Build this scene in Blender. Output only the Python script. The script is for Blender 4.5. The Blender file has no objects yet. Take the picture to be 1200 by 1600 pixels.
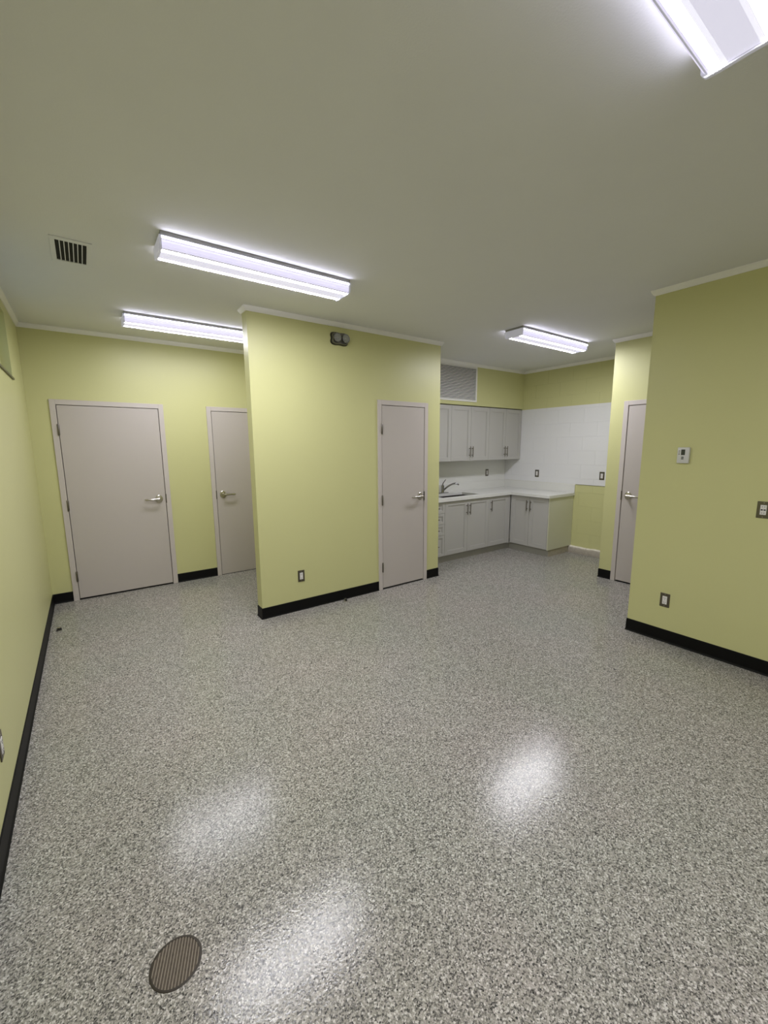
import bpy, bmesh, math, random
from mathutils import Vector, Matrix
random.seed(4)
C = bpy.context.scene.collection
PI = math.pi

# ---------------------------------------------------------------- camera, world, exposure
sc = bpy.context.scene
cd = bpy.data.cameras.new('camera'); cam = bpy.data.objects.new('camera', cd); C.objects.link(cam)
F_PX = 647.18
cd.sensor_fit = 'HORIZONTAL'; cd.sensor_width = 36.0; cd.lens = F_PX / 1200 * 36.0
cd.clip_start = 0.02
p_, y_, r_ = math.radians(-8.945), math.radians(35.547), math.radians(-0.402)
fw = Vector((math.sin(y_) * math.cos(p_), math.cos(y_) * math.cos(p_), math.sin(p_)))
rt = Vector((math.cos(y_), -math.sin(y_), 0)); up = rt.cross(fw)
r2 = math.cos(r_) * rt + math.sin(r_) * up; u2 = -math.sin(r_) * rt + math.cos(r_) * up
cam.matrix_world = Matrix(((r2.x, u2.x, -fw.x, 0), (r2.y, u2.y, -fw.y, 0), (r2.z, u2.z, -fw.z, 1.6), (0, 0, 0, 1)))
sc.camera = cam
w = bpy.data.worlds.new('world'); sc.world = w; w.use_nodes = True
w.node_tree.nodes['Background'].inputs[0].default_value = (0.02, 0.022, 0.025, 1)
w.node_tree.nodes['Background'].inputs[1].default_value = 1.0
sc.view_settings.view_transform = 'Standard'; sc.view_settings.look = 'None'
sc.view_settings.gamma = 1.0; sc.view_settings.use_curve_mapping = False
sc.view_settings.exposure = 0.0
TUBE = 135.0            # radiance of the lens strips right under the fluorescent tubes
TUBE_COL = (0.93, 0.925, 1.0)

# ---------------------------------------------------------------- materials
def newmat(name):
    m = bpy.data.materials.new(name); m.use_nodes = True
    return m, m.node_tree.nodes, m.node_tree.links, m.node_tree.nodes['Principled BSDF']
def lin(c):
    return tuple((x / 255 / 12.92) if x / 255 <= .04045 else ((x / 255 + .055) / 1.055) ** 2.4 for x in c) + (1,)
def simple(name, col, rough=.5, metal=0.0, spec=.5, bump=0, bscale=60, var=0.0, vscale=3.0):
    m, N, L, B = newmat(name)
    B.inputs['Roughness'].default_value = rough; B.inputs['Metallic'].default_value = metal
    B.inputs['Specular IOR Level'].default_value = spec
    col = col if len(col) == 4 else tuple(col) + (1,)
    tc = N.new('ShaderNodeNewGeometry')
    n = N.new('ShaderNodeTexNoise'); n.inputs['Scale'].default_value = vscale; n.inputs['Detail'].default_value = 4
    L.new(tc.outputs['Position'], n.inputs['Vector'])
    mx = N.new('ShaderNodeMix'); mx.data_type = 'RGBA'
    mx.inputs[6].default_value = tuple(x * (1 - var) for x in col[:3]) + (1,)
    mx.inputs[7].default_value = tuple(min(1, x * (1 + var)) for x in col[:3]) + (1,)
    L.new(n.outputs['Fac'], mx.inputs[0]); L.new(mx.outputs[2], B.inputs['Base Color'])
    if bump:
        n2 = N.new('ShaderNodeTexNoise'); n2.inputs['Scale'].default_value = bscale; n2.inputs['Detail'].default_value = 3
        L.new(tc.outputs['Position'], n2.inputs['Vector'])
        b = N.new('ShaderNodeBump'); b.inputs['Strength'].default_value = bump; b.inputs['Distance'].default_value = .002
        L.new(n2.outputs['Fac'], b.inputs['Height']); L.new(b.outputs['Normal'], B.inputs['Normal'])
    return m

GREEN = (0.60, 0.593, 0.295)
M = {}
M['green'] = simple('lime_wall_paint', GREEN, .38, spec=.45, bump=.25, bscale=220, var=.015)
M['ceiling'] = simple('ceiling_paint', (.77, .775, .80), .8, spec=.2, bump=.3, bscale=150, var=.02)
M['trim'] = simple('white_trim', (.86, .85, .84), .45)
M['base'] = simple('black_rubber_base', (.003, .003, .0032), .5, spec=.18)
M['door'] = simple('greige_door_paint', (.52, .475, .445), .42, spec=.4, bump=.1, bscale=300, var=.02)
M['frame'] = simple('greige_frame_paint', (.57, .52, .49), .4, spec=.4)
M['dark'] = simple('dark_gap', (.01, .009, .008), .9)
M['steel'] = simple('brushed_steel', (.55, .52, .47), .28, metal=1)
M['hinge'] = simple('satin_hinge_steel', (.19, .175, .155), .4, metal=1)
M['chrome'] = simple('chrome', (.32, .32, .33), .14, metal=1)
M['plate'] = simple('stainless_wall_plate', (.17, .155, .125), .35, metal=1)
M['device'] = simple('white_device_plastic', (.75, .73, .72), .35)
M['slot'] = simple('black_slot', (.02, .02, .02), .6)
M['cab'] = simple('grey_cabinet_paint', (.48, .47, .445), .42, spec=.4, var=.01)
M['nickel'] = simple('dark_nickel', (.22, .20, .17), .32, metal=1)
M['sage'] = simple('sage_end_panel', (.66, .66, .52), .4, spec=.4, var=.02)
M['counter'] = simple('white_speckled_laminate', (.74, .74, .71), .3, spec=.5, var=.06, vscale=160)
M['sink'] = simple('sink_steel', (.045, .042, .04), .35, metal=.5)
M['grille'] = simple('white_grille_enamel', (.84, .83, .80), .45)
M['mortar'] = simple('raw_mortar', (.44, .40, .34), .9, spec=.1, bump=.8, bscale=60, var=.25, vscale=25)
M['mortar_light'] = simple('white_plaster', (.78, .74, .66), .9, spec=.1, bump=.8, bscale=60, var=.1, vscale=25)
M['pan'] = simple('grey_lamp_pan', (.30, .30, .30), .5)
M['rubber'] = simple('black_rubber', (.015, .015, .015), .5)
M['drain_rim'] = simple('dark_bronze_rim', (.04, .032, .024), .55, metal=.2, var=.3, vscale=80)
M['drain'] = simple('tarnished_bronze_drain', (.26, .22, .17), .5, metal=.2, var=.2, vscale=60)
M['drain_hole'] = simple('brown_drain_bed', (.085, .068, .05), .8, var=.6, vscale=90)  # dark brown of the drain bed between the slats
M['thermo'] = simple('white_thermostat_plastic', (.62, .62, .61), .4)
M['lcd'] = simple('grey_lcd', (.035, .04, .035), .25)
M['body_grey'] = simple('grey_lamp_housing', (.20, .195, .19), .18, metal=.8)
M['lamp_dark'] = simple('black_guard', (.012, .012, .01), .35)
M['pane'] = None
M['toe'] = simple('grey_toe_kick', (.36, .35, .31), .55, var=.05)
M['toe_raw'] = simple('raw_toe_board', (.43, .39, .32), .8, bump=.6, bscale=80, var=.25, vscale=30)
M['olive_dark'] = simple('dark_olive', (.17, .165, .08), .6)

# floor: epoxy with vinyl flakes
m, N, L, B = newmat('flake_epoxy_floor'); M['floor'] = m
g = N.new('ShaderNodeNewGeometry')
def vor(scale, rnd=1.0):
    v = N.new('ShaderNodeTexVoronoi'); v.inputs['Scale'].default_value = scale; v.inputs['Randomness'].default_value = rnd
    L.new(g.outputs['Position'], v.inputs['Vector']); return v
def ramp(stops, src, interp='CONSTANT'):
    r = N.new('ShaderNodeValToRGB'); r.color_ramp.interpolation = interp
    e = r.color_ramp.elements
    while len(e) > 1: e.remove(e[-1])
    e[0].position = stops[0][0]; e[0].color = stops[0][1]
    for p, c in stops[1:]:
        q = e.new(p); q.color = c
    L.new(src, r.inputs[0]); return r
v1 = vor(205); s1 = N.new('ShaderNodeSeparateColor'); L.new(v1.outputs['Color'], s1.inputs[0])
r1 = ramp([(0, (.02, .02, .022, 1)), (.15, (.10, .097, .095, 1)), (.3, (.28, .27, .245, 1)), (.52, (.38, .365, .33, 1)),
           (.74, (.47, .44, .42, 1)), (.88, (.74, .72, .70, 1))], s1.outputs[0])
v2 = vor(360); s2 = N.new('ShaderNodeSeparateColor'); L.new(v2.outputs['Color'], s2.inputs[0])
r2_ = ramp([(0, (.02, .02, .022, 1)), (.18, (.25, .245, .22, 1)), (.5, (.36, .345, .32, 1)), (.8, (.62, .59, .57, 1))], s2.outputs[0])
mx = N.new('ShaderNodeMix'); mx.data_type = 'RGBA'; mx.inputs[0].default_value = .36
L.new(r1.outputs[0], mx.inputs[6]); L.new(r2_.outputs[0], mx.inputs[7])
n1 = N.new('ShaderNodeTexNoise'); n1.inputs['Scale'].default_value = 1.2; n1.inputs['Detail'].default_value = 3
L.new(g.outputs['Position'], n1.inputs['Vector'])
r3 = ramp([(.3, (.92, .95, .90, 1)), (.7, (1.0, .965, .95, 1))], n1.outputs['Fac'], 'LINEAR')
mu = N.new('ShaderNodeMix'); mu.data_type = 'RGBA'; mu.blend_type = 'MULTIPLY'; mu.inputs[0].default_value = 1
L.new(mx.outputs[2], mu.inputs[6]); L.new(r3.outputs[0], mu.inputs[7]); L.new(mu.outputs[2], B.inputs['Base Color'])
B.inputs['Roughness'].default_value = .15; B.inputs['Specular IOR Level'].default_value = .33
n2 = N.new('ShaderNodeTexNoise'); n2.inputs['Scale'].default_value = 110; n2.inputs['Detail'].default_value = 2
L.new(g.outputs['Position'], n2.inputs['Vector'])
bp_ = N.new('ShaderNodeBump'); bp_.inputs['Strength'].default_value = .35; bp_.inputs['Distance'].default_value = .0015
L.new(n2.outputs['Fac'], bp_.inputs['Height']); L.new(bp_.outputs['Normal'], B.inputs['Normal'])

# kitchen block wall: painted in fields (lime above, white splash field, lime below beside the cabinets)
m, N, L, B = newmat('painted_block_fields'); M['block'] = m
g = N.new('ShaderNodeNewGeometry'); sp = N.new('ShaderNodeSeparateXYZ'); L.new(g.outputs['Position'], sp.inputs[0])
def cmp(sock, op, val):
    c = N.new('ShaderNodeMath'); c.operation = op; L.new(sock, c.inputs[0]); c.inputs[1].default_value = val; return c.outputs[0]
def mul(a, b):
    c = N.new('ShaderNodeMath'); c.operation = 'MULTIPLY'; L.new(a, c.inputs[0]); L.new(b, c.inputs[1]); return c.outputs[0]
white = mul(cmp(sp.outputs[2], 'LESS_THAN', 2.178), cmp(sp.outputs[2], 'GREATER_THAN', 1.027))
mx = N.new('ShaderNodeMix'); mx.data_type = 'RGBA'; L.new(white, mx.inputs[0])
mx.inputs[6].default_value = GREEN + (1,); mx.inputs[7].default_value = (.78, .78, .79, 1)
L.new(mx.outputs[2], B.inputs['Base Color']); B.inputs['Roughness'].default_value = .4
n = N.new('ShaderNodeTexNoise'); n.inputs['Scale'].default_value = 90; L.new(g.outputs['Position'], n.inputs['Vector'])
b = N.new('ShaderNodeBump'); b.inputs['Strength'].default_value = .4; b.inputs['Distance'].default_value = .002
L.new(n.outputs['Fac'], b.inputs['Height']); L.new(b.outputs['Normal'], B.inputs['Normal'])
M['white_paint'] = simple('white_splash_paint', (.74, .74, .71), .4)

# clear plastic / frosted pane
m, N, L, B = newmat('frosted_pane'); M['pane'] = m
B.inputs['Base Color'].default_value = (.62, .80, .84, 1); B.inputs['Roughness'].default_value = .45
B.inputs['Transmission Weight'].default_value = .0
m, N, L, B = newmat('clear_lamp_lens'); M['clear'] = m
B.inputs['Base Color'].default_value = (.85, .86, .85, 1); B.inputs['Roughness'].default_value = .08
B.inputs['Transmission Weight'].default_value = .8

def emis(name, strength, col):
    m, N, L, B = newmat(name)
    B.inputs['Base Color'].default_value = (.45, .45, .52, 1); B.inputs['Roughness'].default_value = .4
    B.inputs['Emission Color'].default_value = tuple(col) + (1,); B.inputs['Emission Strength'].default_value = strength
    return m
M['lens_tube'] = emis('lens_under_tube', TUBE, TUBE_COL)
M['lens_tube_dim'] = emis('lens_under_dimmed_tube', TUBE*.64, TUBE_COL)  # tube output lowered to keep the far wall from blowing out
M['lens_soft'] = emis('lens_soft_band', .90, (.88, .87, 1.0))
M['lens_side'] = emis('lens_side', .84, (.78, .74, 1.0))
M['lens_edge'] = emis('lens_bright_edge', 19.0, (.86, .84, 1.0))
M['cap'] = emis('translucent_end_cap', .22, (.88, .87, 1.0))
M['lens_mid'] = emis('lens_centre', .70, (.84, .82, 1.0))
M['lens_ridge'] = emis('lens_ridge', .25, (.85, .87, 1.0))

# ---------------------------------------------------------------- mesh helpers
class MB:
    def __init__(s): s.bm = bmesh.new(); s.mats = []
    def mi(s, m):
        if m is None: return 0
        if m not in s.mats: s.mats.append(m)
        return s.mats.index(m)
    def box(s, x0, x1, y0, y1, z0, z1, m=None, bev=0.0):
        xs, ys, zs = sorted((x0, x1)), sorted((y0, y1)), sorted((z0, z1))
        b = bmesh.new()
        vs = [b.verts.new((x, y, z)) for x in xs for y in ys for z in zs]
        for q in ((0,1,3,2),(4,6,7,5),(0,4,5,1),(2,3,7,6),(0,2,6,4),(1,5,7,3)):
            b.faces.new([vs[i] for i in q])
        if bev > 0:
            bmesh.ops.bevel(b, geom=list(b.edges), offset=bev, segments=2, affect='EDGES', profile=.5)
        bmesh.ops.recalc_face_normals(b, faces=b.faces)
        s.add(b, m); return s
    def add(s, b, m=None, mat=None):
        i = s.mi(m)
        if mat is not None: b.transform(mat)
        me = bpy.data.meshes.new('t'); b.to_mesh(me); b.free()
        n0 = len(s.bm.faces); s.bm.from_mesh(me); bpy.data.meshes.remove(me)
        s.bm.faces.ensure_lookup_table()
        for f in s.bm.faces[n0:]: f.material_index = i
    def lathe(s, prof, axis='z', loc=(0, 0, 0), m=None, seg=28, cap=True):
        """prof: list of (radius, height)."""
        b = bmesh.new(); rings = []
        for r, h in prof:
            if r < 1e-6: rings.append([b.verts.new((0, 0, h))])
            else: rings.append([b.verts.new((r * math.cos(2*PI*k/seg), r * math.sin(2*PI*k/seg), h)) for k in range(seg)])
        for a, c in zip(rings, rings[1:]):
            for k in range(seg):
                k2 = (k + 1) % seg
                if len(a) == 1 and len(c) == 1: break
                if len(a) == 1: b.faces.new((a[0], c[k2], c[k]))
                elif len(c) == 1: b.faces.new((a[k], a[k2], c[0]))
                else: b.faces.new((a[k], a[k2], c[k2], c[k]))
        if cap:
            if len(rings[0]) > 1: b.faces.new(rings[0])
            if len(rings[-1]) > 1: b.faces.new(rings[-1])
        bmesh.ops.recalc_face_normals(b, faces=b.faces)
        R = {'z': Matrix(), 'y': Matrix.Rotation(PI/2, 4, 'X'), 'x': Matrix.Rotation(PI/2, 4, 'Y')}[axis]
        s.add(b, m, Matrix.Translation(loc) @ R); return s
    def tube(s, pts, rad, m=None, seg=12):
        """smooth tube through pts; rad number or list; ends capped."""
        b = bmesh.new(); P = [Vector(p) for p in pts]
        rad = rad if isinstance(rad, (list, tuple)) else [rad] * len(P)
        T = [(P[min(i+1, len(P)-1)] - P[max(i-1, 0)]).normalized() for i in range(len(P))]
        nrm = T[0].orthogonal().normalized(); rings = []
        for i, p in enumerate(P):
            nrm = (nrm - T[i] * nrm.dot(T[i])).normalized(); bi = T[i].cross(nrm)
            rings.append([b.verts.new(p + (nrm * math.cos(2*PI*k/seg) + bi * math.sin(2*PI*k/seg)) * rad[i]) for k in range(seg)])
        for a, c in zip(rings, rings[1:]):
            for k in range(seg): b.faces.new((a[k], a[(k+1) % seg], c[(k+1) % seg], c[k]))
        b.faces.new(rings[0]); b.faces.new(rings[-1])
        bmesh.ops.recalc_face_normals(b, faces=b.faces); s.add(b, m); return s
    def sweep(s, path, prof, m=None):
        """prof (out, z) swept along 2-D path with mitred corners; 'out' is to the left of travel."""
        b = bmesh.new(); P = [Vector(p) for p in path]; rings = []
        for i, p in enumerate(P):
            d0 = (P[i] - P[i-1]).normalized() if i else None
            d1 = (P[i+1] - P[i]).normalized() if i < len(P) - 1 else None
            n0 = Vector((-d0.y, d0.x)) if d0 else None; n1 = Vector((-d1.y, d1.x)) if d1 else None
            if n0 and n1:
                mi = (n0 + n1).normalized(); mi = mi / max(.2, mi.dot(n0))
            else: mi = n0 or n1
            rings.append([b.verts.new((p.x + mi.x*o, p.y + mi.y*o, z)) for o, z in prof])
        k = len(prof)
        for a, c in zip(rings, rings[1:]):
            for j in range(k): b.faces.new((a[j], a[(j+1) % k], c[(j+1) % k], c[j]))
        b.faces.new(rings[0]); b.faces.new(rings[-1])
        bmesh.ops.recalc_face_normals(b, faces=b.faces); s.add(b, m); return s
    def build(s, name, parent=None, default=None, smooth=False, loc=None, rotz=None):
        me = bpy.data.meshes.new(name); s.bm.to_mesh(me); s.bm.free()
        for mm in (s.mats or [default]): me.materials.append(M[mm])
        if smooth:
            for p in me.polygons: p.use_smooth = True
            try: me.set_sharp_from_angle(angle=math.radians(35))
            except Exception: pass
        o = bpy.data.objects.new(name, me); C.objects.link(o)
        if parent: o.parent = parent
        if loc is not None: o.location = loc
        if rotz is not None: o.rotation_euler.z = rotz
        return o

def thing(name, label, cat, loc=(0, 0, 0), rotz=0, group=None):
    o = bpy.data.objects.new(name, None); C.objects.link(o); o.empty_display_size = .05
    o.location = loc; o.rotation_euler.z = rotz
    o['label'] = label; o['category'] = cat
    if group: o['group'] = group
    return o
def tag(o, label, cat, group=None):
    o['label'] = label; o['category'] = cat
    if group: o['group'] = group
    return o
def structure(o, label, cat):
    o['kind'] = 'structure'; o['label'] = label; o['category'] = cat; return o
def copy_tree(o, parent=None):
    c = o.copy(); C.objects.link(c)
    if parent: c.parent = parent
    for ch in list(o.children): copy_tree(ch, c)
    return c

# ---------------------------------------------------------------- plan (metres, camera above the origin)
CZ = 2.78
XL, YB, YP, YPB = -.412, 5.36, 3.683, 3.803
XP0, XP1 = 1.22, 3.451
XK, YK, YS = 5.908, 4.65, 4.335
X4, Y4, X5, Y5 = 5.012, 2.474, 3.727, 1.562
YR, YH = -3.4, -.3
DH = 2.04
T = .12

MB().box(XL-T, XK+T, YR-T, YB+T, -.1, 0).build('floor', default='floor')
structure(bpy.data.objects['floor'], 'grey speckled flake epoxy floor with glossy light reflections', 'floor')
MB().box(XL-T, XK+T, YR-T, YB+T, CZ, CZ+.1).build('ceiling', default='ceiling')
structure(bpy.data.objects['ceiling'], 'plain off-white painted ceiling', 'ceiling')

# left wall with its high window opening
WY0, WY1, WZ0, WZ1 = 3.25, 4.555, 2.165, 2.665
wl = MB(); wl.box(XL-T, XL, YR, WY0, 0, CZ); wl.box(XL-T, XL, WY1, YB, 0, CZ)
wl.box(XL-T, XL, WY0, WY1, 0, WZ0); wl.box(XL-T, XL, WY0, WY1, WZ1, CZ)
structure(wl.build('wall_left', default='green'), 'lime painted wall along the left edge, with a high window', 'wall')

def wall_x(name, y0, y1, x0, x1, holes, label):
    mb = MB(); x = x0
    for a, b_, h in holes:
        mb.box(x, a, y0, y1, 0, CZ); mb.box(a, b_, y0, y1, h, CZ); x = b_
    mb.box(x, x1, y0, y1, 0, CZ)
    return structure(mb.build(name, default='green'), label, 'wall')
G = .05   # frame face width; holes reach the frame's outer edge
wall_x('wall_back', YB, YB+T, XL-T, 3.331, [(-.19-.04, .72+.04, DH+.04), (1.279-.04, 2.04+.04, DH+.04)],
       'lime painted far wall holding the wide door and the half hidden door')
wall_x('wall_partition', YP, YPB, XP0, XP1, [(2.602-.04, 3.208+.04, DH+.04)],
       'lime painted partition in the middle with a narrow door and emergency light')
structure(MB().box(2.30, 2.42, YPB, YB, 0, CZ).build('wall_closet', default='green'), 'closet side wall hidden behind the partition', 'wall')
structure(MB().box(3.331, XP1, YPB, YB, 0, CZ).build('wall_kitchen_left', default='green'), 'kitchen side wall running back from the partition end', 'wall')
structure(MB().box(XP1, XK+T, YK, YK+T, 0, CZ).build('wall_kitchen_back', default='white_paint'), 'white painted wall behind the kitchen counter', 'wall')
structure(MB().box(XP1, XK, YS, YK, 2.19, CZ).build('wall_soffit', default='green'), 'lime painted bulkhead above the wall cabinets', 'wall')

# kitchen right wall: slab plus laid blocks
wk = structure(MB().box(XK+.0022, XK+T, Y4-.12, YK, 0, CZ).build('wall_kitchen_right', default='block'),
               'painted concrete block wall, lime above and below a white field', 'wall')
cw, chh, z0 = .4064, .2032, .1016
meshes = {}
for row in range(-1, 14):
    za = max(0, z0 + row*chh); zb = min(CZ, z0 + (row+1)*chh)
    off = 0 if row % 2 else cw/2
    y = Y4 - off
    while y < YK:
        a, b_ = max(Y4, y), min(YK, y + cw); y += cw
        if b_ - a < .03: continue
        if a > 3.40 and zb < .86: continue
        if a > YS and za > 2.19: continue
        key = (round(b_-a, 3), round(zb-za, 3))
        j = .0009
        if key not in meshes:
            o = MB().box(0, .012, 0.0003, b_-a-.0003, j, zb-za-j, 'block', bev=.0017).build('block', parent=wk)
            meshes[key] = o.data
        else:
            o = bpy.data.objects.new('block', meshes[key]); C.objects.link(o); o.parent = wk
        o.location = (XK, a, za)
# wall beside the kitchen, hallway walls, right wall, rear wall
structure(MB().box(X4, XK, Y4-.12, Y4, 0, CZ).build('wall_kitchen_front', default='green'), 'short lime return wall closing the kitchen', 'wall')
mb = MB(); D4a, D4b = 1.363, 2.277
mb.box(X4, X4+T, D4b+.04, Y4-.12, 0, CZ); mb.box(X4, X4+T, D4a-.04, D4b+.04, DH+.04, CZ); mb.box(X4, X4+T, YH, D4a-.04, 0, CZ)
structure(mb.build('wall_hall_right', default='green'), 'lime wall strip with a door, seen between kitchen and right wall', 'wall')
structure(MB().box(X5, X5+T, YR, Y5, 0, CZ).build('wall_right', default='green'), 'large lime wall at the right with thermostat and outlets', 'wall')
structure(MB().box(X5+T, X4+T, YH-T, YH, 0, CZ).build('wall_hall_end', default='green'), 'end wall of the hidden side passage', 'wall')
structure(MB().box(XL-T, X5+T, YR-T, YR, 0, CZ).build('wall_rear', default='green'), 'lime wall behind the camera', 'wall')

# crown trim (small white cove) and black rubber bases
crown = [(0, CZ-.039), (.008, CZ-.039), (.013, CZ-.032), (.020, CZ-.022), (.026, CZ-.010), (.028, CZ), (0, CZ)]
def trim(name, path, label):
    structure(MB().sweep(path, crown).build(name, default='trim'), label, 'trim')
trim('trim_1', [(2.30, YB), (XL, YB), (XL, YR), (X5, YR), (X5, Y5), (X5+T, Y5), (X5+T, YH), (X4, YH), (X4, Y4), (XK, Y4), (XK, YS), (XP1, YS), (XP1, YP), (XP0, YP), (XP0, YPB), (2.30, YPB), (2.30, YB-.03)],
     'white cove moulding running round the top of the walls')
basep = [(0, 0), (.012, 0), (.009, .006), (.006, .014), (.005, .100), (.003, .105), (0, .106)]
def base(name, paths, label):
    mb = MB()
    for p in paths: mb.sweep(p, basep)
    structure(mb.build(name, default='base'), label, 'baseboard')
fo = .05
base('baseboard_left', [[(XL, YB), (XL, YR)]], 'black rubber base along the left wall')
base('baseboard_back', [[(-.19-fo, YB), (XL+.006, YB)], [(1.279-fo, YB), (.72+fo, YB)], [(2.30, YB), (2.04+fo, YB)]], 'black rubber base on the far left wall beside the doors')
base('baseboard_partition', [[(2.602-fo, YP), (XP0, YP), (XP0, YPB), (2.30, YPB)], [(XP1, YPB+.2), (XP1, YP), (3.208+fo, YP)]], 'black rubber base along the middle partition')
base('baseboard_hall', [[(X4, D4b+fo), (X4, Y4), (X4+.3, Y4)], [(X4, YH), (X4, D4a-fo)]], 'short black rubber base beside the hall door')
base('baseboard_right', [[(X5, YR), (X5, Y5), (X5+T, Y5), (X5+T, YH)]], 'black rubber base along the right wall')
base('baseboard_rear', [[(XL, YR), (X5, YR)]], 'black rubber base behind the camera')

# unfinished mortar curb at the foot of the kitchen block wall
wob = [random.uniform(-1, 1) for _ in range(80)]; wob = [sum(wob[max(0, i-2):i+3])/5 for i in range(80)]
b = bmesh.new(); ny, n_ = 60, 7; prof = [(0, 0), (.055, 0), (.058, .03), (.055, .07), (.045, .088), (.02, .097), (0, .10)]
rings = []
for i in range(ny + 1):
    y = Y4 + (3.372 - Y4) * i / ny
    rings.append([b.verts.new((XK - o*(1 + .10*wob[i]), y, z*(1 + (.13*wob[(i*7+3) % 7 + i] if z > .08 else 0)))) for o, z in prof])
for a, c in zip(rings, rings[1:]):
    for j in range(n_ - 1): b.faces.new((a[j], a[j+1], c[j+1], c[j]))
b.faces.new(rings[0]); b.faces.new(rings[-1]); bmesh.ops.recalc_face_normals(b, faces=b.faces)
mb = MB(); mb.add(b, 'mortar')
mb.mi('mortar_light')
for f in mb.bm.faces:
    if f.calc_center_median().z > .088: f.material_index = 1
structure(mb.build('baseboard_kitchen'), 'rough raw mortar curb at the foot of the kitchen block wall', 'baseboard')
structure(MB().box(XK-.003, XK, Y4, 3.344, 1.022, 1.029).build('trim_2', default='olive_dark'), 'thin dark olive line below the white wall field', 'trim')  # thin dark olive strip along the lower edge of the white field

# window in the left wall
wn = bpy.data.objects.new('window_1', None); C.objects.link(wn); wn.location = (XL, (WY0+WY1)/2, WZ0)
structure(wn, 'small high window with pale green frosted glass at the left edge', 'window')
hw, hh = (WY1-WY0)/2, WZ1-WZ0
mb = MB(); D = .07
for a in ((-hw, hw, 0, .03), (-hw, hw, hh-.03, hh), (-hw, -hw+.03, .03, hh-.03), (hw-.03, hw, .03, hh-.03)):
    mb.box(-D-.03, -D+.012, a[0], a[1], a[2], a[3], bev=.002)
mb.build('window_frame', wn, 'green')
MB().box(-D-.012, -D-.006, -hw+.03, hw-.03, .03, hh-.03).build('window_pane', wn, 'pane')
MB().box(-D, .012, -hw, hw, -.012, .004, bev=.002).build('window_sill', wn, 'olive_dark')

# ---------------------------------------------------------------- doors.  local: x width, -y towards viewer, z up
def lever(parent, x, z, direction, face):
    """steel lever set on a leaf whose face is at y = face"""
    mb = MB()
    mb.lathe([(.0, 0), (.034, 0), (.034, .006), (.030, .010), (.014, .012), (.012, .018), (.011, .050), (.013, .052), (.013, .062), (0, .064)], 'y', (0, 0, 0))
    mb.tube([(0, -.056, 0), (direction*.02, -.057, 0), (direction*.07, -.058, -.001), (direction*.105, -.055, -.001), (direction*.122, -.046, -.001), (direction*.124, -.034, -.001)],
            [.011, .0105, .0095, .009, .0085, .008])
    o = mb.build('lever_handle', parent, 'steel', smooth=True, loc=(x, face, z))
    for v_ in o.data.vertices: v_.co.x *= 1.12; v_.co.z *= 1.3
    return o
def make_door(n, x0w, w_, loc, rotz, handle, hinges, label, gap=.017, swing=True):
    """loc = lower left corner of the opening on the wall face; handle = (x, direction); hinges 'L' / None"""
    r = bpy.data.objects.new('door_%d' % n, None); C.objects.link(r); r.location = loc; r.rotation_euler.z = rotz
    structure(r, label, 'door')
    mb = MB(); o = .050; P = .012
    # hollow metal frame: face returns, jamb, stop
    mb.box(-o, -.0, -P, T+P, 0, DH+o, bev=.002); mb.box(w_, w_+o, -P, T+P, 0, DH+o, bev=.002); mb.box(-.0, w_, -P, T+P, DH, DH+o, bev=.002)
    st = .016
    mb.box(0, st, .045, .06, 0, DH); mb.box(w_-st, w_, .045, .06, 0, DH); mb.box(0, w_, .045, .06, DH-st, DH)
    mb.build('door_frame', r, 'frame')
    MB().box(.0, w_, .061, T, 0, DH).build('dark_backing', r, 'dark')
    MB().box(0, w_, -.004, .06, 0, .004).build('under_door_shade', r, 'dark')  # near-black strip in place of the shade under the leaf
    g_ = .0055; f = -.006
    leaf = MB().box(g_, w_-g_, f, f+.044, gap, DH-g_, bev=.0012).build('door_leaf', r, 'door')
    lever(leaf, handle[0], 1.028, handle[1], f)
    ex = w_ if handle[0] > w_/2 else 0
    MB().box(ex-.006, ex+.006, -P-.0015, -.002, .975, 1.08, bev=.001).build('strike_plate', r, 'hinge')
    if hinges:
        for hz in (.26, 1.02, 1.79):
            mb = MB().lathe([(0, -.058), (.004, -.058), (.0075, -.052), (.0075, .052), (.004, .058), (0, .058)], 'z', (0, -P-.004, 0), seg=14)
            mb.box(-.008, .010, -P-.002, -.004, -.052, .052)
            mb.build('hinge', r, 'hinge', smooth=True, loc=(0, 0, hz))
    return r
make_door(1, 0, .91, (-.19, YB, 0), 0, (.838, -1), True, 'wide greige door with lever handle on the far left wall')
make_door(2, 0, .76, (1.279, YB, 0), 0, (.078, 1), False, 'greige door half hidden behind the middle partition', gap=.006)
make_door(3, 0, .606, (2.602, YP, 0), 0, (.540, -1), True, 'narrow greige door with lever handle in the middle partition')
make_door(4, 0, .914, (X4, D4b, 0), -PI/2, (.073, 1), False, 'greige door partly hidden by the right wall corner')

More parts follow.
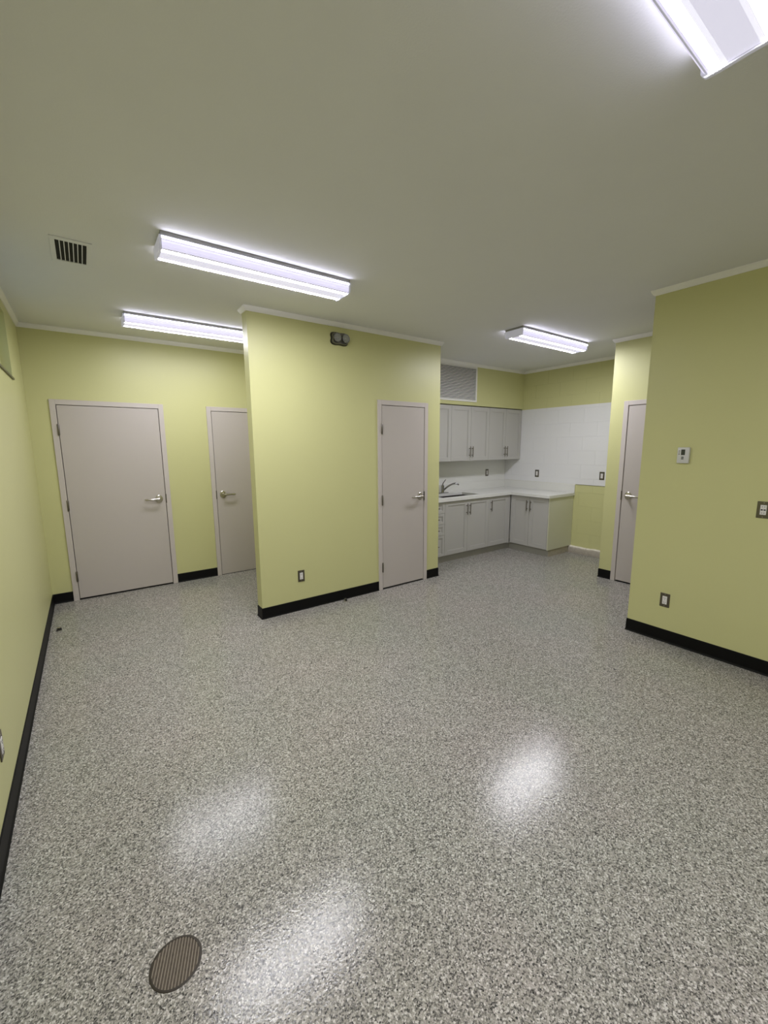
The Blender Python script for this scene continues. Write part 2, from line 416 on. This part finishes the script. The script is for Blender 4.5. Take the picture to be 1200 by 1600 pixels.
# ---------------------------------------------------------------- ceiling lamps
def make_lamp(label, loc, tube='lens_tube'):
    t = thing('ceiling_light', label, 'ceiling light', loc, group='fluorescent wrap lights on the ceiling')
    Lh = .61; W = .105
    mb = MB(); mb.box(-Lh+.006, Lh-.006, -W-.005, W+.005, -.020, 0, bev=.003)
    mb.build('housing', t, 'pan')
    # wraparound lens: strips from one upper edge round to the other
    half = [(.104, -.0195, 'lens_side'), (.1075, -.025, 'lens_edge'), (.1075, -.037, 'lens_side'), (.1015, -.045, 'lens_soft'), (.1015, -.052, 'lens_side'), (.100, -.072, 'lens_side'), (.091, -.083, 'lens_ridge'),
            (.085, -.0855, 'lens_side'), (.079, -.0855, 'lens_tube'), (.049, -.0865, 'lens_soft'), (.036, -.0865, 'lens_mid'), (0, -.086, None)]
    prof = [(-y, z) for y, z, _ in half] + [(y, z) for y, z, _ in half[-2::-1]]
    ms = [tube if m_ == 'lens_tube' else m_ for _, _, m_ in half[:-1]]; ms = ms + ms[::-1]
    mb = MB(); b = bmesh.new()
    A = [b.verts.new((-Lh+.008, y, z)) for y, z in prof]; Bv = [b.verts.new((Lh-.008, y, z)) for y, z in prof]
    fs = [b.faces.new((A[i], Bv[i], Bv[i+1], A[i+1])) for i in range(len(prof)-1)]
    bmesh.ops.recalc_face_normals(b, faces=b.faces)
    for i, f in enumerate(fs):
        f.material_index = mb.mi(ms[i])
        if f.normal.z > 0.3 or (abs(f.normal.z) < .3 and f.normal.y * (f.calc_center_median().y) < 0): f.normal_flip()
    mb.bm = b
    mb.build('lens', t)
    for s in (-1, 1):
        e = MB(); b = bmesh.new()
        pp = [(y*1.045, z*1.07) for y, z in prof]; x0, x1 = s*(Lh-.012), s*Lh
        A = [b.verts.new((x0, y, z)) for y, z in pp]; Bv = [b.verts.new((x1, y, z)) for y, z in pp]
        b.faces.new(A); b.faces.new(Bv)
        for i in range(len(pp)): b.faces.new((A[i], A[(i+1) % len(pp)], Bv[(i+1) % len(pp)], Bv[i]))
        bmesh.ops.recalc_face_normals(b, faces=b.faces); e.add(b); e.build('end_cap', t, 'cap')
    return t
make_lamp('fluorescent wrap light cut off by the upper right corner of the picture', (1.027, .507, CZ))
make_lamp('largest whole fluorescent light, on the ceiling in front of the middle partition', (1.055, 2.83, CZ))
make_lamp('fluorescent light before the far left wall, its right end behind the partition', (.995, 4.515, CZ), 'lens_tube_dim')
make_lamp('unseen fill light added on the ceiling behind the camera', (1.027, -1.75, CZ))  # unseen wrap light, added as fill for the near floor and walls
make_lamp('small looking fluorescent light on the ceiling near the kitchen', (4.262, 2.83, CZ))

# ---------------------------------------------------------------- ceiling vent
v = thing('ceiling_vent', 'small white ceiling vent with dark slots near the left wall', 'vent', (.052, 3.317, CZ))
mb = MB(); ix, iy, ox, oy, th = .075, .157, .100, .195, .006
mb.box(-ox, ox, -oy, -iy, -th, 0, bev=.0015); mb.box(-ox, ox, iy, oy, -th, 0, bev=.0015)
mb.box(-ox, -ix, -iy, iy, -th, 0, bev=.0015); mb.box(ix, ox, -iy, iy, -th, 0, bev=.0015)
mb.build('frame', v, 'ceiling')
MB().box(-ix, ix, -iy, iy, -.0012, -.0002).build('dark_duct', v, 'dark')
s0 = None
for k in range(1, 7):
    x = -ix + 2*ix*k/7
    if s0 is None: s0 = MB().box(-.0022, .0022, -iy, iy, -.0065, -.001).build('slat', v, 'ceiling'); s0.location.x = x
    else:
        c = s0.copy(); C.objects.link(c); c.location.x = x

# ---------------------------------------------------------------- return grille in the bulkhead
gr = thing('return_grille', 'white louvred air grille in the bulkhead above the wall cabinets', 'vent', (4.405, YS, 2.24))
W_, H_, bd = .385, .50, .024
mb = MB()
mb.box(-W_, W_, -.012, 0, 0, bd, bev=.002); mb.box(-W_, W_, -.012, 0, H_-bd, H_, bev=.002)
mb.box(-W_, -W_+bd, -.012, 0, bd, H_-bd, bev=.002); mb.box(W_-bd, W_, -.012, 0, bd, H_-bd, bev=.002)
mb.build('frame', gr, 'grille')
MB().box(-W_+bd, W_-bd, -.0015, -.0002, bd, H_-bd).build('dark_duct', gr, 'dark')
NS = 22; s0 = None
for k in range(NS):
    z = bd + (H_-2*bd)*(k+.5)/NS
    if s0 is None:
        b = bmesh.new(); l = W_-bd
        q = [(-.0015, .0045), (-.0100, -.0060), (-.0115, -.0050), (-.0115, -.0010), (-.0030, .0075)]
        A = [b.verts.new((-l, y, zz)) for y, zz in q]; B_ = [b.verts.new((l, y, zz)) for y, zz in q]
        for i in range(5): b.faces.new((A[i], A[(i+1) % 5], B_[(i+1) % 5], B_[i]))
        b.faces.new(A); b.faces.new(B_); bmesh.ops.recalc_face_normals(b, faces=b.faces)
        mb = MB(); mb.add(b); s0 = mb.build('slat', gr, 'grille'); s0.location.z = z
    else:
        c = s0.copy(); C.objects.link(c); c.location.z = z

# ---------------------------------------------------------------- kitchen cabinets
def shaker(parent, name, x0, x1, z0, z1, face, stile=.058, mat='cab'):
    """shaker front whose outer face lies at y = face (toward -y)"""
    mb = MB(); t_ = .019; k = .0025; mb.mi(mat)
    x0 += .0016; x1 -= .0016; z0 += .0016; z1 -= .0016
    mb.box(x0, x0+stile, face, face+t_, z0, z1, mat, bev=.0012); mb.box(x1-stile, x1, face, face+t_, z0, z1, mat, bev=.0012)
    mb.box(x0+stile, x1-stile, face, face+t_, z0, z0+stile, mat, bev=.0012); mb.box(x0+stile, x1-stile, face, face+t_, z1-stile, z1, mat, bev=.0012)
    mb.box(x0+stile-.002, x1-stile+.002, face+.009, face+t_-.002, z0+stile-.002, z1-stile+.002, mat)
    # small inner step moulding
    s = stile+.008
    mb.box(x0+stile, x0+s, face+.005, face+.010, z0+stile, z1-stile, mat); mb.box(x1-s, x1-stile, face+.005, face+.010, z0+stile, z1-stile, mat)
    mb.box(x0+s, x1-s, face+.005, face+.010, z0+stile, z0+s, mat); mb.box(x0+s, x1-s, face+.005, face+.010, z1-s, z1-stile, mat)
    return mb.build(name, parent, mat)
def pull(parent, x, z, face, length=.16, horiz=False):
    mb = MB(); h = length/2; p = h*.62
    if horiz:
        mb.tube([(-h, -.030, 0), (h, -.030, 0)], .0058)
        for s in (-p, p): mb.tube([(s, 0, 0), (s, -.030, 0)], .0048)
    else:
        mb.tube([(0, -.030, -h), (0, -.030, h)], .0058)
        for s in (-p, p): mb.tube([(0, 0, s), (0, -.030, s)], .0048)
    return mb.build('handle', parent, 'nickel', smooth=True, loc=(x, face, z))
UZ0, UZ1 = 1.382, 2.182
def upper(x0, x1, label):
    mid = (x0+x1)/2; w2 = (x1-x0)/2
    t = thing('wall_cabinet', label, 'cabinet', (mid, YK, UZ0), 0, 'grey wall cabinets above the counter')
    face = 4.345 - YK
    MB().box(-w2+.0008, w2-.0008, face+.020, 0, 0, UZ1-UZ0, bev=.001).build('cabinet_body', t, 'cab')
    for s in (0, 1):
        a, b_ = (-w2, 0) if s == 0 else (0, w2)
        d = shaker(t, 'door', a, b_, .002, UZ1-UZ0-.004, face)
        pull(d, -.028 if s == 0 else .028, .135, face)
upper(XP1+.02, 4.300, 'grey wall cabinet beside the partition, mostly hidden by it')
upper(4.300, 5.108, 'grey two-door wall cabinet in the middle, under the air grille')
upper(5.108, 5.903, 'grey two-door wall cabinet in the corner by the white wall')

CB = .862                      # top of base cabinets
FY = 4.030                     # front face of fronts on the back run
def base_unit(label, cx, cy, rotz, w2, depth, open_top=False, ta=0, tb=0):
    t = thing('base_cabinet', label, 'cabinet', (cx, cy, 0), rotz, 'grey base cabinets under the counter')
    a, b_ = -w2+.0008, w2-.0008
    if open_top:
        mb = MB(); mb.box(a, a+.016, .020, depth, .10, CB); mb.box(b_-.016, b_, .020, depth, .10, CB)
        mb.box(a+.016, b_-.016, .020, depth, .10, .116); mb.box(a+.016, b_-.016, depth-.012, depth, .116, CB)
        mb.box(a+.016, b_-.016, .020, .036, .80, CB); mb.build('cabinet_body', t, 'cab')
    else: MB().box(a, b_, .020, depth, .10, CB, bev=.001).build('cabinet_body', t, 'cab')
    MB().box(a-ta, b_+tb, .050, depth, .0, .10).build('toe_kick', t, 'toe')
    return t
dep = YK - FY - .002
t = base_unit('grey drawer cabinet beside the partition, with four drawer fronts', (3.475+3.893)/2, FY, 0, .209, dep)
for za, zb in ((.108, .402), (.402, .554), (.554, .704), (.704, .856)):
    d = shaker(t, 'drawer', -.209, .209, za, zb, 0, stile=.036)
    pull(d, 0, (za+zb)/2, 0, .17, horiz=True)
t = base_unit('grey two-door base cabinet under the sink', (3.893+4.785)/2, FY, 0, .446, dep, open_top=True)
for a, b_, hx in ((-.446, 0, -.030), (0, .446, .030)):
    d = shaker(t, 'door', a, b_, .108, .856, 0); pull(d, hx, .725, 0)
t = base_unit('grey single-door base cabinet in the inside corner', (4.785+5.285)/2, FY, 0, .25, dep, tb=.06)
d = shaker(t, 'door', -.25, .20, .108, .856, 0); pull(d, -.25+.040, .725, 0)
MB().box(.20, .246, 0, .0195, .102, .858).build('filler_strip', t, 'cab')
# short leg along the right wall; local x runs towards -Y
FX = 5.290; y0, y1 = 4.028, 3.378
t = base_unit('grey two-door base cabinet on the short leg, with pale green side', FX, (y0+y1)/2, -PI/2, (y0-y1)/2, XK-FX-.002, ta=.049)
wl2 = (y0-y1)/2
for a, b_, hx in ((-wl2+.018, .008, -.022), (.008, wl2-.004, .038)):
    d = shaker(t, 'door', a, b_, .108, .856, 0); pull(d, hx, .725, 0)
MB().box(-wl2+.002, -wl2+.0175, 0.002, .0195, .102, .858).build('filler_strip', t, 'cab')
pnl = MB().box(wl2, wl2+.012, .0, XK-FX-.004, .10, CB, bev=.001).build('end_panel', t, 'sage'); pnl['label'] = 'pale sage green end panel'
tr = MB().box(wl2-.004, wl2+.004, .045, XK-FX-.062, 0, .10).build('end_toe_board', t, 'toe_raw'); tr['label'] = 'rough unpainted toe board'

# ---------------------------------------------------------------- countertop with backsplash, sink, faucet
ct = thing('countertop', 'white speckled L-shaped countertop with low backsplash', 'countertop', (4.7, 4.3, CB))
def cbox(mb, x0, x1, y0, y1, z0, z1, bev=0.0):
    mb.box(x0-4.7, x1-4.7, y0-4.3, y1-4.3, z0-CB, z1-CB, 'counter', bev)
SX0, SX1, SY0, SY1 = 3.955, 4.70, 4.135, 4.495
fy, fx, ye = 4.005, 5.257, 3.352
mb = MB()
cbox(mb, XP1, SX0, fy, YK, CB, .90); cbox(mb, SX1, XK, fy, YK, CB, .90)
cbox(mb, SX0, SX1, fy, SY0, CB, .90); cbox(mb, SX0, SX1, SY1, YK, CB, .90)
cbox(mb, fx, XK, ye, fy, CB, .90)
mb.build('counter_slab', ct)
mb = MB(); cbox(mb, XP1, XK, YK-.02, YK, .90, 1.026, .002); cbox(mb, XK-.02, XK, ye, YK-.02, .90, 1.026, .002)
mb.build('backsplash', ct)
sk = thing('sink', 'stainless steel basin set into the white countertop', 'sink', ((SX0+SX1)/2, (SY0+SY1)/2, .75))
b = bmesh.new(); hx, hy = (SX1-SX0)/2+.004, (SY1-SY0)/2+.004
def rr(hx, hy, r, z, n=5):
    out = []
    for cx, cy, a0 in ((hx-r, hy-r, 0), (-hx+r, hy-r, 90), (-hx+r, -hy+r, 180), (hx-r, -hy+r, 270)):
        for i in range(n+1):
            a = math.radians(a0 + 90*i/n); out.append(b.verts.new((cx + r*math.cos(a), cy + r*math.sin(a), z)))
    return out
R = [rr(hx, hy, .012, .112), rr(hx-.004, hy-.004, .03, .108), rr(hx-.01, hy-.01, .04, .02), rr(hx-.03, hy-.03, .05, .0), rr(.05, .05, .049, -.006)]
for a, c in zip(R, R[1:]):
    for i in range(len(a)): b.faces.new((a[i], a[(i+1) % len(a)], c[(i+1) % len(a)], c[i]))
b.faces.new(R[-1]); bmesh.ops.recalc_face_normals(b, faces=b.faces)
mb = MB(); mb.add(b); mb.build('basin', sk, 'sink', smooth=True)
MB().lathe([(0, 0), (.040, 0), (.042, .003), (.03, .004), (.028, .001), (0, .001)], 'z', (0, 0, -.006)).build('sink_drain', sk, 'chrome', smooth=True)
fc = thing('faucet', 'chrome single-lever kitchen faucet with curved spout behind the sink', 'faucet', (4.345, 4.555, .90))
MB().box(-.105, .105, -.026, .026, 0, .012, bev=.005).build('base_plate', fc, 'chrome', smooth=True)
MB().lathe([(.0, .010), (.026, .010), (.024, .03), (.022, .085), (.024, .10), (.020, .118), (.010, .125), (0, .126)], 'z').build('faucet_body', fc, 'chrome', smooth=True)
def bez(p, n=14):
    out = []
    for i in range(n+1):
        t_ = i/n; q = [Vector(x) for x in p]
        while len(q) > 1: q = [q[j].lerp(q[j+1], t_) for j in range(len(q)-1)]
        out.append(q[0])
    return out
MB().tube(bez([(.010, -.01, .045), (.05, -.04, .10), (.11, -.09, .16), (.17, -.14, .165), (.185, -.152, .125)]), [.0125]*4+[.0115]*7+[.0105]*4).build('spout', fc, 'chrome', smooth=True)
MB().tube(bez([(0, 0, .120), (.0, .002, .15), (.022, -.003, .165), (.050, -.012, .205)], 10), [.010, .0095, .009, .0085, .008, .0075, .007, .007, .0065, .006, .005]).build('lever', fc, 'chrome', smooth=True)

# ---------------------------------------------------------------- wall plates.  local: x width, -y out of wall, z up; origin at plate centre
def make_plate(label, loc, rotz, kind='outlet', gang=1, cat='outlet', name='wall_outlet', group=None):
    t = thing(name, label, cat, loc, rotz, group)
    hw_ = .035 if gang == 1 else .058
    mb = MB(); mb.box(-hw_, hw_, -.005, 0, -.0575, .0575, bev=.002); mb.build('cover_plate', t, 'plate')
    xs = [0] if gang == 1 else [-.023, .023]
    for x in xs:
        d = MB().box(-.0165, .0165, -.0075, -.001, -.0335, .0335, bev=.0012).build('receptacle' if kind != 'rocker' else 'rocker_switch', t, 'device', loc=(x, 0, 0))
        mb = MB()
        if kind == 'outlet':
            for s in (-1, 1):
                z = s*.019
                mb.box(-.0072, -.0052, -.0082, -.006, z-.003, z+.005); mb.box(.0052, .0072, -.0082, -.006, z-.003, z+.004)
                mb.lathe([(0, 0), (.0024, 0), (.0024, .0025), (0, .0025)], 'y', (0, -.0058, z-.009), seg=10)
            mb.build('slots', d, 'slot')['kind'] = 'stuff'
        elif kind == 'gfci':
            for s in (-1, 1):
                z = s*.021
                mb.box(-.0072, -.0052, -.0082, -.006, z-.004, z+.004); mb.box(.0052, .0072, -.0082, -.006, z-.004, z+.004)
            mb.build('slots', d, 'slot')['kind'] = 'stuff'
            MB().box(-.013, -.002, -.009, -.006, -.0045, .0045, bev=.0008).build('test_button', d, 'slot')
            MB().box(.002, .013, -.009, -.006, -.0045, .0045, bev=.0008).build('reset_button', d, 'slot')
    mb = MB()
    for x in xs:
        for s in (-1, 1): mb.lathe([(0, 0), (.0028, 0), (.002, .0012), (0, .0014)], 'y', (x, -.005, s*.0485), seg=10)
    mb.build('screws', t, 'steel')['kind'] = 'stuff'
    return t
K = 'steel wall plates with white outlets'
make_plate('steel plated outlet low on the middle partition, left of its door', (1.622, YP, .348), 0, 'outlet', group=K)
make_plate('steel plated outlet low on the large right wall', (X5, 1.291, .352), -PI/2, 'outlet', group=K)
make_plate('two-gang steel plate with white devices at the right edge of the picture', (X5, .742, 1.157), -PI/2, 'gfci', gang=2, group=K)
make_plate('steel plated outlet at the left edge of the picture, low on the wall', (XL, 2.25, .352), PI/2, 'outlet', group=K)
make_plate('steel plated outlet under the wall cabinets, left of the kitchen corner', (5.443, YK, 1.163), 0, 'rocker', group=K)
make_plate('steel plated outlet on the white wall above the short counter leg', (XK, 4.012, 1.160), -PI/2, 'rocker', group=K)
make_plate('steel plated outlet on the white wall above the lime lower field', (XK, 2.970, 1.172), -PI/2, 'rocker', group=K)

# ---------------------------------------------------------------- thermostat
t = thing('thermostat', 'white thermostat with dark display on the right wall', 'thermostat', (X5, 1.2625, 1.46), -PI/2)
MB().box(-.040, .040, -.024, 0, 0, .120, bev=.006).build('housing', t, 'thermo', smooth=True)
MB().box(-.014, .012, -.0252, -.02, .062, .104, bev=.0008).build('display', t, 'lcd')
for z in (.046, .034): MB().box(-.010, .006, -.0265, -.02, z-.0035, z+.0035, bev=.001).build('button', t, 'lcd')
mb = MB()
for z in (.068, .080, .092): mb.box(-.030, -.021, -.0246, -.02, z-.0028, z+.0028)
mb.build('mode_marks', t, 'body_grey')['kind'] = 'stuff'

# ---------------------------------------------------------------- emergency light with two heads
t = thing('emergency_light', 'chrome twin-head emergency light high on the middle partition', 'light', (2.11, YP, 2.632))
def lobe(y0, y1, k, name, mat, parent):
    b = bmesh.new(); n = 48; A, B_ = [], []
    for i in range(n):
        a = 2*PI*i/n; r = 1 + .13*math.cos(4*(a - PI/4)) * 1.0
        x = .094*k*r*math.cos(a)*1.05; z = .062*k*r*math.sin(a)*1.0
        A.append(b.verts.new((x, y0, z))); B_.append(b.verts.new((x*.93, y1, z*.93)))
    for i in range(n): b.faces.new((A[i], A[(i+1) % n], B_[(i+1) % n], B_[i]))
    b.faces.new(A); b.faces.new(B_); bmesh.ops.recalc_face_normals(b, faces=b.faces)
    mb = MB(); mb.add(b); return mb.build(name, parent, mat, smooth=True)
lobe(0, -.016, 1.06, 'back_housing', 'lamp_dark', t)
lobe(-.014, -.034, .95, 'front_cover', 'body_grey', t)
for s in (-1, 1):
    mb = MB(); mb.lathe([(0, 0), (.018, 0), (.030, .006), (.038, .018), (.041, .026), (.041, .030), (.038, .030), (.034, .022), (.020, .012), (0, .010)], 'y', (s*.046, -.030, 0), 'chrome')
    hd = mb.build('lamp_head', t, 'chrome', smooth=True)
    MB().lathe([(0, .026), (.0375, .026), (.0375, .029), (.02, .034), (0, .036)], 'y', (s*.046, -.030, 0)).build('lamp_lens', hd, 'clear', smooth=True)
    MB().lathe([(0, .011), (.006, .012), (.008, .017), (.005, .022), (0, .0235)], 'y', (s*.046, -.030, 0), seg=14).build('bulb', hd, 'device', smooth=True)

# ---------------------------------------------------------------- floor drain
dr = thing('floor_drain', 'round brown floor drain grate near the bottom left', 'drain', (.0805, 1.256, 0))
RD = .0745
MB().lathe([(RD-.007, .0004), (RD-.006, .0022), (RD-.002, .0022), (RD+.001, .0003)], 'z', seg=40, cap=False).build('rim', dr, 'drain_rim', smooth=True)
MB().lathe([(0, .0004), (RD-.004, .0004), (RD-.004, .0007), (0, .0007)], 'z', seg=40).build('dark_sump', dr, 'drain_hole')
ang = math.atan2(1.285-1.227, .037-.016); NB = 15
for k in range(NB):
    o_ = (-1 + 2*(k+.5)/NB) * (RD-.006); h = math.sqrt(max(0, (RD-.006)**2 - o_**2))
    s = MB().box(-h, h, -.0012, .0012, .0007, .0020, bev=.0003).build('slat', dr, 'drain')
    s.rotation_euler.z = ang; s.location = (-math.sin(ang)*o_, math.cos(ang)*o_, 0)

# ---------------------------------------------------------------- door stops and grit
def door_stop(label, loc, rz):
    t = thing('door_stop', label, 'door stop', loc, rz, 'floor door stops')
    MB().lathe([(0, 0), (.022, 0), (.022, .004), (.016, .014), (.012, .026), (0, .028)], 'z', seg=20).build('dome', t, 'steel', smooth=True)
    MB().box(-.011, .011, -.024, -.008, .004, .026, bev=.003).build('rubber_bumper', t, 'rubber')
door_stop('small steel door stop with black rubber, by the left wall', (-.335, 4.535, 0), .5)
door_stop('small steel door stop with black rubber, beside the middle partition base', (2.085, 3.625, 0), -.2)
def grit(label, loc, r, seed):
    random.seed(seed); b = bmesh.new(); bmesh.ops.create_icosphere(b, subdivisions=2, radius=r)
    for v_ in b.verts: v_.co *= random.uniform(.7, 1.25); v_.co.z = v_.co.z*.5 + r*.35
    for v_ in b.verts: v_.co.z = max(0, v_.co.z); v_.co.x *= 1.6
    mb = MB(); mb.add(b); o = mb.build('floor_crumb', None, 'rubber'); o.location = loc; o.rotation_euler.z = 1.0
    tag(o, label, 'crumb', 'dark crumbs on the floor')
grit('dark crumb lying on the open floor left of the right wall', (2.962, 1.296, 0), .0058, 3)
grit('tiny dark speck on the floor below the right wall base', (2.959, .678, 0), .003, 5)
